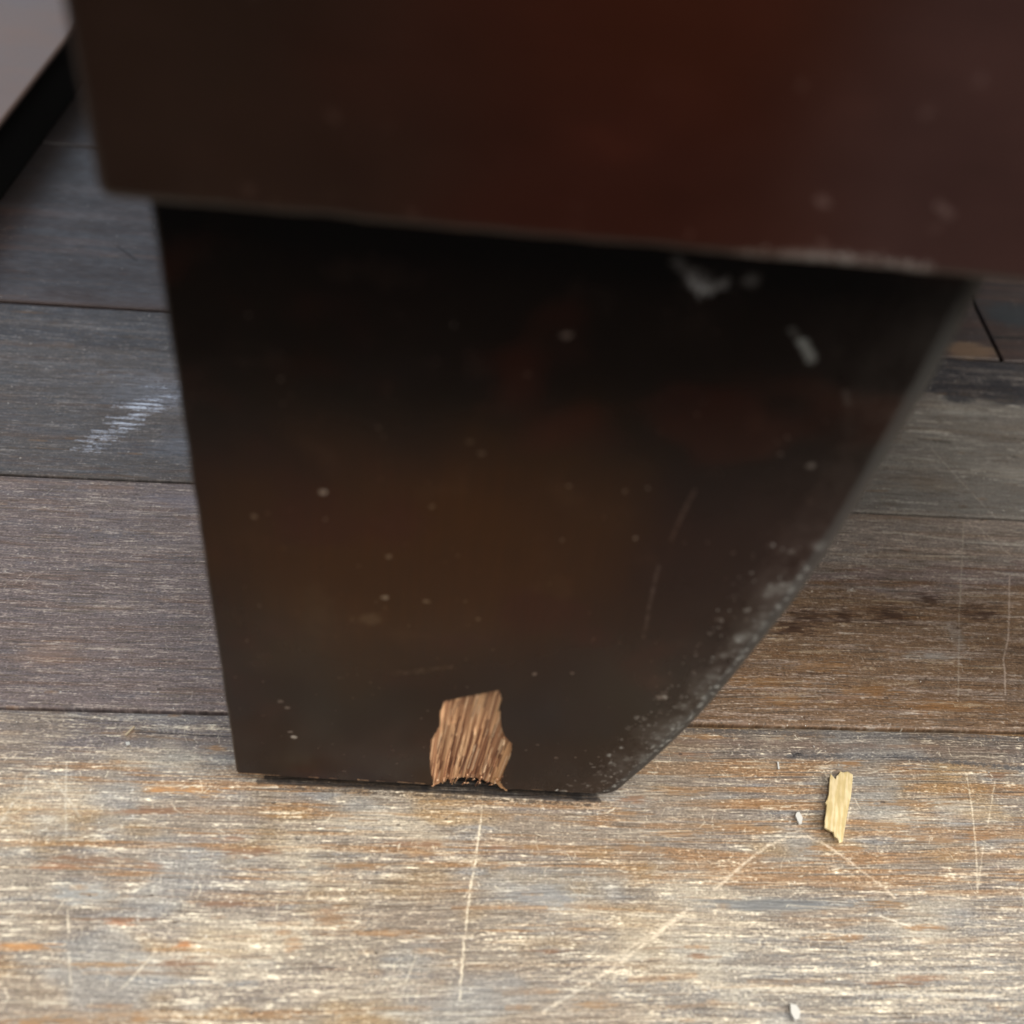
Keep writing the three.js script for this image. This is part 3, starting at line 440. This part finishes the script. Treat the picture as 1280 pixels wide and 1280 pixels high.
// ---------------------------------------------------------------- low grey-topped slab at the left edge
{
  const g = new THREE.Group(); g.name = 'low_platform';
  tag(g, 'low flat platform with light grey top and black side, at the top left corner', 'platform');
  g.position.set(-0.1435, 0, -0.3728); g.rotation.y = -0.132; scene.add(g);
  const S = new Surface(512, 512, -230, 10, -360, 60);
  S.fill((x, y, o) => { const q = fbm(x * 0.05, y * 0.05, 4), f = noise(x * 0.9, y * 0.9), v = 1 + 0.07 * q + 0.03 * f; const w = 1 + 0.1 * fbm(x * 0.02 + 9, y * 0.05, 3); o[0] = 119 * v * w; o[1] = 102 * v; o[2] = 96 * v / w; o[3] = 0.5 + 0.1 * q + 0.1 * f; o[4] = 0.55 + 0.1 * q; });
  const m = S.material(0.0002);
  const s = new THREE.Shape(); s.moveTo(-0.22, -0.05); s.lineTo(-0.0012, -0.05); s.lineTo(-0.0012, 0.35); s.lineTo(-0.22, 0.35);
  const b = new THREE.ExtrudeGeometry(s, { depth: 0.0006, bevelEnabled: true, bevelSize: 0.0012, bevelThickness: 0.0012, bevelSegments: 4 });
  b.translate(0, 0, 0.0238); b.rotateX(-Math.PI / 2);
  const p = b.attributes.position, uv = b.attributes.uv; for (let i = 0; i < p.count; i++) { const q = S.uv(p.getX(i) * 1000, p.getZ(i) * 1000); uv.setXY(i, q[0], q[1]); }
  mesh('top', b, m, g);
  const k = mesh('side', plainBox(-0.219, -0.0015, 0.0006, 0.0225, -0.349, 0.049), new THREE.MeshStandardMaterial({ color: new THREE.Color(0.003, 0.003, 0.003), roughness: 0.95 }), g);
  k.userData.label = 'black side under the grey top';
}

// ---------------------------------------------------------------- small things on the floor
function chipGeometry(pts, thick, seed, tilt = 0) {                      // flat splinter: outline in floor mm, thin, a little bent
  const n = pts.length, pos = [], uv = [], idx = [], c = pts.reduce((a, p) => [a[0] + p[0] / n, a[1] + p[1] / n], [0, 0]);
  const put = (x, y, z) => { pos.push((x - c[0]) * MM, y * MM, (z - c[1]) * MM); uv.push((x - c[0]) / 24 + 0.5, (z - c[1]) / 24 + 0.5); return pos.length / 3 - 1; };
  const lift = (x, z) => tilt * (x - c[0]) + 0.12 * noise(x * 0.4 + seed, z * 0.3);
  const ring = (k, y) => pts.map(([x, z]) => put(c[0] + (x - c[0]) * k, y + lift(x, z), c[1] + (z - c[1]) * k));
  const r = [ring(0.97, 0.02), ring(1, 0.12), ring(1, thick - 0.12), ring(0.965, thick)];
  for (let k = 0; k < 3; k++) for (let i = 0; i < n; i++) { const j = (i + 1) % n; idx.push(r[k][i], r[k + 1][i], r[k][j], r[k][j], r[k + 1][i], r[k + 1][j]); }
  const tri = THREE.ShapeUtils.triangulateShape(pts.map((p) => new THREE.Vector2(p[0], p[1])), []);
  for (const [a, b, d] of tri) { idx.push(r[3][a], r[3][d], r[3][b]); idx.push(r[0][a], r[0][b], r[0][d]); }
  let area = 0; for (let i = 0; i < n; i++) { const [x1, z1] = pts[i], [x2, z2] = pts[(i + 1) % n]; area += x1 * z2 - x2 * z1; }
  if (area < 0) for (let i = 0; i < idx.length; i += 3) [idx[i], idx[i + 1]] = [idx[i + 1], idx[i]];
  const g = geo(pos, uv, idx).toNonIndexed(); g.computeVertexNormals(); return [g, c];
}
function crumb(name, pts, thick, lift, m, label, category, seed, tilt = 0) {
  const [g, c] = chipGeometry(pts, thick, seed, tilt), o = mesh(name, g, m); o.position.set(c[0] * MM, lift * MM, c[1] * MM); return tag(o, label, category);
}
const SP = new Surface(192, 192, -12, 12, -12, 12);
SP.fill((x, z, o) => { const s = x + 0.3 * z, g = noise(s * 1.4, z * 0.12), b = fbm(x * 0.3, z * 0.2, 3), f = noise(s * 4, z * 0.5); const c = mix([190, 169, 120], [208, 190, 150], smooth(-0.3, 0.3, g + b)), v = 1 + 0.1 * b + 0.06 * f; o[0] = c[0] * v; o[1] = c[1] * v; o[2] = c[2] * v; o[3] = 0.5 + 0.3 * g + 0.15 * f; o[4] = 0.75; });
const splinterMat = SP.material(0.0002);
const whiteMat = new THREE.MeshStandardMaterial({ color: new THREE.Color(0.56, 0.55, 0.52), roughness: 0.7 });
const tanMat = new THREE.MeshStandardMaterial({ color: new THREE.Color(0.5, 0.4, 0.27), roughness: 0.8 });
crumb('wood_splinter', [[112, -138], [113, -136.6], [113.5, -137.5], [114.1, -137.9], [114.8, -138.9], [115.6, -138.6], [116.8, -139], [118.1, -138.2], [117.4, -135.8], [116.6, -133.5], [115.8, -131.4], [114.8, -129.3], [112.6, -124], [110.8, -119.7], [109.8, -119.3], [109.6, -120.5], [109, -121], [108.9, -122.1], [108, -122.5], [106.9, -123.2], [107.4, -125], [108, -126.5], [108.9, -129.2], [108.7, -129.9], [109.3, -130.6], [110.2, -132.3], [111.1, -135.4]], 0.8, 0.85, splinterMat, 'pale yellow flat wood splinter with ragged ends lying on the floor boards', 'splinter', 3, -0.1);
crumb('paint_flake', [[100.7, -126.7], [101.2, -127.6], [101.9, -127.8], [102.5, -126.2], [101.9, -124.7], [101.2, -124.5]], 0.7, 0.2, whiteMat, 'small white flake on the floor just left of the yellow splinter', 'flake', 5);
crumb('paint_flake', [[90.3, -82.2], [91.6, -82], [92.3, -80.6], [91.7, -79], [90.6, -78.7], [90, -80.2]], 0.8, 0.2, whiteMat, 'white flake on the front floor board at the bottom edge of the picture', 'flake', 7).name = 'paint_flake_001';
crumb('wood_sliver', [[-62.7, -145.4], [-60.9, -147.9], [-60.6, -147.6], [-62.3, -145.1]], 0.35, 0.1, tanMat, 'thin tan sliver lying on the floor left of the foot', 'sliver', 9);
crumb('wood_sliver', [[99.2, -141.8], [99.6, -141.7], [99.4, -139.6], [99, -139.7]], 0.35, 0.1, whiteMat, 'tiny pale sliver on the floor between the foot and the yellow splinter', 'sliver', 11).name = 'wood_sliver_001';
crumb('paint_flake', [[-62.1, -143.4], [-61.2, -143.5], [-60.9, -142.8], [-61.7, -142.4]], 0.4, 0.1, whiteMat, 'tiny white flake beside the tan sliver left of the foot', 'flake', 13).name = 'paint_flake_002';
{                                                                         // dust and grit lying about
  const r = rng(303), g = new THREE.IcosahedronGeometry(0.00016, 0), n = 260, o = new THREE.InstancedMesh(g, new THREE.MeshStandardMaterial({ color: 0xffffff, roughness: 0.8 }), n);
  const M = new THREE.Matrix4(), q = new THREE.Quaternion(), e = new THREE.Euler(), s = new THREE.Vector3(), p = new THREE.Vector3(), c = new THREE.Color();
  for (let i = 0; i < n; i++) {
    const k = 0.35 + 1.0 * r() ** 3, z = -0.078 - 0.3 * r() ** 1.5, under = z < -0.13; let x = -0.11 + 0.3 * r(); if (under && x > -0.04 && x < 0.09) x = 0.092 + 0.1 * r();
    e.set(r() * 6, r() * 6, r() * 6); q.setFromEuler(e); s.set(k * (1 + r()), k * 0.8, k); p.set(x, 0.00008 * k + 0.00005, z);
    o.setMatrixAt(i, M.compose(p, q, s)); const v = 0.35 + 0.45 * r(); o.setColorAt(i, c.setRGB(v, v * 0.97, v * 0.9));
  }
  o.name = 'dust'; o.castShadow = o.receiveShadow = true; o.userData = { label: 'scattered pale dust and grit on the floor boards', category: 'dust', kind: 'stuff' }; scene.add(o);
}
renderer.render(scene, camera);
